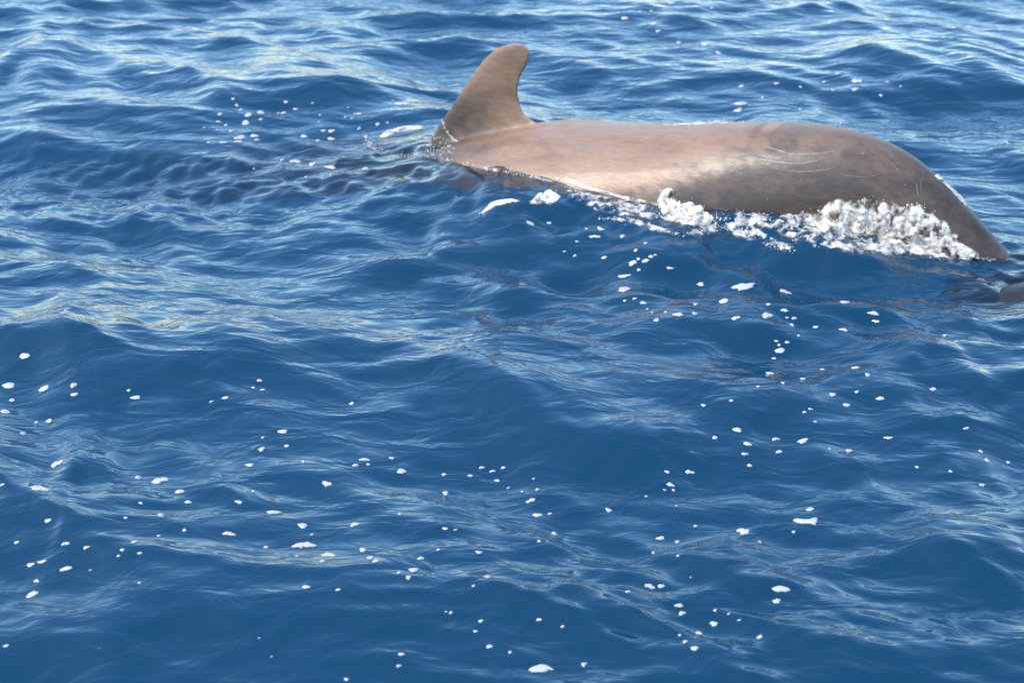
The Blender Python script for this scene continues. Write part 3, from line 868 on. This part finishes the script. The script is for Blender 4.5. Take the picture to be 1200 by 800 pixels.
# breaking wash along the tail stock
wash = [(840, 249), (870, 246), (900, 250), (940, 246), (962, 240), (980, 231), (1000, 230), (1020, 227), (1040, 232), (1058, 237), (1076, 235), (1090, 244), (1108, 256), (1122, 272),
        (1140, 288), (1160, 300), (1178, 305), (1150, 309), (1090, 306), (1040, 303), (985, 300), (945, 290), (905, 274), (860, 264)]
core = [(940, 248), (965, 240), (985, 232), (1020, 229), (1045, 236), (1075, 238), (1095, 250), (1110, 266), (1090, 276), (1060, 282), (1020, 284), (980, 282), (950, 268)]
tail_run = [(1085, 268), (1110, 272), (1130, 288), (1160, 302), (1175, 306), (1130, 308), (1090, 305)]
o = froth('wake_splash', [sheet(wash, 1.5, .02, .45, 1), sheet(core, 1.5, .028, .46, 2), sheet(core, 1.5, .055, .24, 3, .09, .08), sheet(wash, 1.5, .022, .18, 4, .1, .2), fill(core, 320, .001, .0045, .13, .48, 2), fill(wash, 180, .001, .004, .04, .52, 1),
    fill(tail_run, 120, .001, .003, .015, .50, 3), sheet(tail_run, 1.5, .012, .34, 5, .12, .2, 4), stroke([(852, 252), (890, 256), (925, 258), (960, 262)], 110, 6, .001, .004, .03, 4)], M_SPLASH, 5)
tag(o, "frothy white splash breaking along the whale's dark tail stock", 'splash', kind='stuff')
l1 = [(650, 210), (668, 213), (690, 221), (720, 227)]; l2 = [(655, 217), (690, 232), (730, 243), (770, 252), (800, 262)]; l3 = [(700, 257), (735, 258), (765, 268), (800, 276)]; l4 = [(800, 276), (835, 268), (870, 270), (905, 286), (930, 292)]
o = froth('flank_splash', [sheet(band(l1, 4.5), 1.2, .012, .62, 21, .06, .12, 2.5), sheet(band(l2, 11), 1.4, .012, .28, 22, .09, .2, 4), sheet(band(l3, 5), 1.2, .01, .38, 23, .1, .2, 2.5), sheet(band(l4, 11), 1.4, .012, .34, 24, .09, .2, 4),
    sheet(band([(540, 193), (575, 199), (610, 205), (652, 214)], 3.2), 1.2, .006, .22, 28, .16, .3, 1.5), sheet(band([(660, 224), (690, 237), (725, 246), (765, 256)], 9), 1.4, .01, .16, 29, .14, .3, 4), sheet(band([(712, 226), (735, 233), (760, 238), (778, 242)], 4), 1.2, .01, .45, 25, .1, .2, 2), stroke([(712, 227), (740, 234), (775, 241)], 160, 2, .001, .003, .01, 26), stroke(l1, 140, 2.5, .001, .003, .02, 6), stroke(l2, 180, 6, .001, .003, .02, 7), stroke(l3, 220, 3, .001, .0035, .015, 8), stroke(l4, 220, 4, .001, .0035, .02, 9)], M_SPLASH, 6)
tag(o, "streaky thin white foam where water slides along the whale's pale flank", 'splash', kind='stuff')
plume = [(772, 232), (776, 223), (783, 219), (790, 220), (794, 225), (788, 229), (790, 234), (800, 237), (822, 246), (842, 258), (828, 269), (800, 267), (782, 260), (770, 246)]
o = froth('curled_splash', [sheet(plume, 1.2, .035, .75, 10, .06, .12, 3), sheet(plume, 1.2, .06, .42, 11, .1, .2, 3), fill(plume, 160, .001, .004, .06, .40, 10), stroke([(800, 245), (830, 255), (850, 258)], 200, 5, .001, .004, .02, 11)], M_SPLASH, 7)
tag(o, "small curling white plume of spray against the middle of the whale's flank", 'splash', kind='stuff')
arc = [(564, 252), (577, 241), (592, 237), (611, 236)]
o = froth('foam_arc', [sheet(band(arc, 4.2), 1.0, .012, .9, 12, .06, .12, 1.8), stroke(arc, 90, 2.2, .001, .0025, .004, 12)], M_SPLASH, 8)
tag(o, 'narrow curved white foam arc on the water near the dorsal fin', 'foam', kind='stuff')
pat = [(617, 239), (630, 228), (645, 223), (660, 232), (648, 241), (630, 243)]
o = froth('foam_patch', [sheet(pat, 1.0, .025, .85, 13, .06, .12, 2.5), fill(pat, 120, .001, .003, .02, .4, 13)], M_SPLASH, 9)
tag(o, 'compact rounded white foam patch beside the narrow curved foam arc', 'foam', kind='stuff')
f1 = [(444, 162), (462, 155), (475, 152), (496, 150)]; f2 = [(426, 159), (436, 172), (448, 175)]
o = froth('fin_splash', [sheet(band(f1, 5.0), 1.0, .015, .6, 14, .06, .12, 2), sheet(band(f2, 4.5), 1.0, .01, .4, 15, .1, .2, 2), stroke(f1, 200, 2.8, .001, .0035, .015, 14), stroke(f2, 160, 3, .001, .003, .01, 15)], M_SPLASH, 10)
tag(o, "short white splash streak on the water right ahead of the fin's leading edge", 'splash', kind='stuff')
o = froth('water_beads', [fill([(660, 190), (760, 165), (860, 150), (960, 155), (1050, 190), (1090, 230), (960, 230), (860, 236), (760, 225)], 34, .001, .0022, .0, .5, 27), fill([(508, 150), (516, 140), (522, 152), (534, 164), (534, 182), (520, 184), (504, 184), (498, 176)], 300, .001, .003, .006, .50, 16),
    stroke([(518, 141), (522, 152), (530, 162), (536, 166)], 200, .8, .001, .003, .0, 17), stroke([(470, 182), (500, 184), (530, 188), (560, 195), (600, 203), (640, 211)], 300, 2, .001, .003, .006, 18)], M_SPLASH, 11)
tag(o, "glittering beads of water running off the base of the dorsal fin", 'water drops', kind='stuff')
b1 = [(778, 147), (810, 146), (835, 144), (870, 143)]
o = froth('back_foam', [sheet(band(b1, 2.6), .8, .006, .6, 19, .08, .2, 1.2), stroke(b1, 220, 1.2, .001, .003, .01, 19)], M_SPLASH, 12)
tag(o, "thin white foam line lying along the ridge of the whale's back", 'foam', kind='stuff')
t1 = [(1098, 206), (1103, 210)]; t2 = [(1106, 214), (1118, 225), (1133, 241)]
o = froth('tail_glint_foam', [sheet(band(t2, 3.0), .8, .006, .9, 21, .06, .12, 1.2), stroke(t1, 160, 1.2, .002, .004, .0, 20, True), stroke(t2, 120, 1.0, .001, .003, .0, 21, True)], M_SPLASH, 13)  # glint of the wet tail edge, modelled as white foam
tag(o, "bright wet glint modelled as a white foam streak on the sloping upper edge of the tail stock", 'foam', kind='stuff')

# ------------------------------------------------------------------ scars: pale scratches on the whale's side
def scar_mat():
    m = NT('pale_scar'); p = m.n('BsdfPrincipled'); p.inputs['Base Color'].default_value = (.16, .13, .115, 1); p.inputs['Roughness'].default_value = .4
    t = m.n('BsdfTransparent')
    n = m.noise(m.mapped('Object', (9, 9, 9)), 4, 3, .6)
    return m.out(m.mixs(m.ramp(n.outputs[0], [(.35, (.3,) * 3), (.7, (.9,) * 3)]), p.outputs[0], t.outputs[0]))
M_SCAR = scar_mat()
inv = wm.inverted()
for line, wd in (([(888, 171), (905, 174), (925, 180), (945, 181), (975, 178), (1000, 171), (1009, 167)], .0065), ([(868, 183), (885, 185), (897, 188), (915, 191), (940, 192), (966, 187)], .0065), ([(872, 180), (884, 182), (892, 185)], .003),
                 ([(900, 196), (925, 201), (955, 201), (985, 196)], .0035), ([(940, 168), (965, 165), (992, 158)], .003), ([(985, 205), (1010, 208), (1036, 204)], .003), ([(845, 205), (862, 200), (880, 197)], .003), ([(1030, 180), (1044, 190), (1054, 203)], .003), ([(1074, 213), (1076, 230)], .003), ([(1079, 213), (1080, 229)], .002)):
    C = catmull(line, 6); vs, fs = [], []
    for i, c in enumerate(C):
        h, n_ = hit_whale(*c)
        if h is None: continue
        d = C[min(i + 1, len(C) - 1)] - C[max(i - 1, 0)]
        side = Vector((AX * d[0] + Vector((0, 0, -d[1])))).normalized().cross(n_).normalized()
        k = wd * math.sin(math.pi * (i + .3) / (len(C) - .4)) ** .5
        for u, up in ((-1, .0005), (0, .0028), (1, .0005)): vs.append(inv @ (h + side * k * u + n_ * (up + .001)))
    for i in range(len(vs) // 3 - 1):
        for j in (0, 1): fs.append((i * 3 + j, i * 3 + j + 1, i * 3 + j + 4, i * 3 + j + 3))
    sme = bpy.data.meshes.new('scar'); sme.from_pydata([v[:] for v in vs], [], fs); sme.update()
    sme.polygons.foreach_set('use_smooth', np.ones(len(sme.polygons), bool))
    o = link('scar', sme, M_SCAR); o.parent = whale
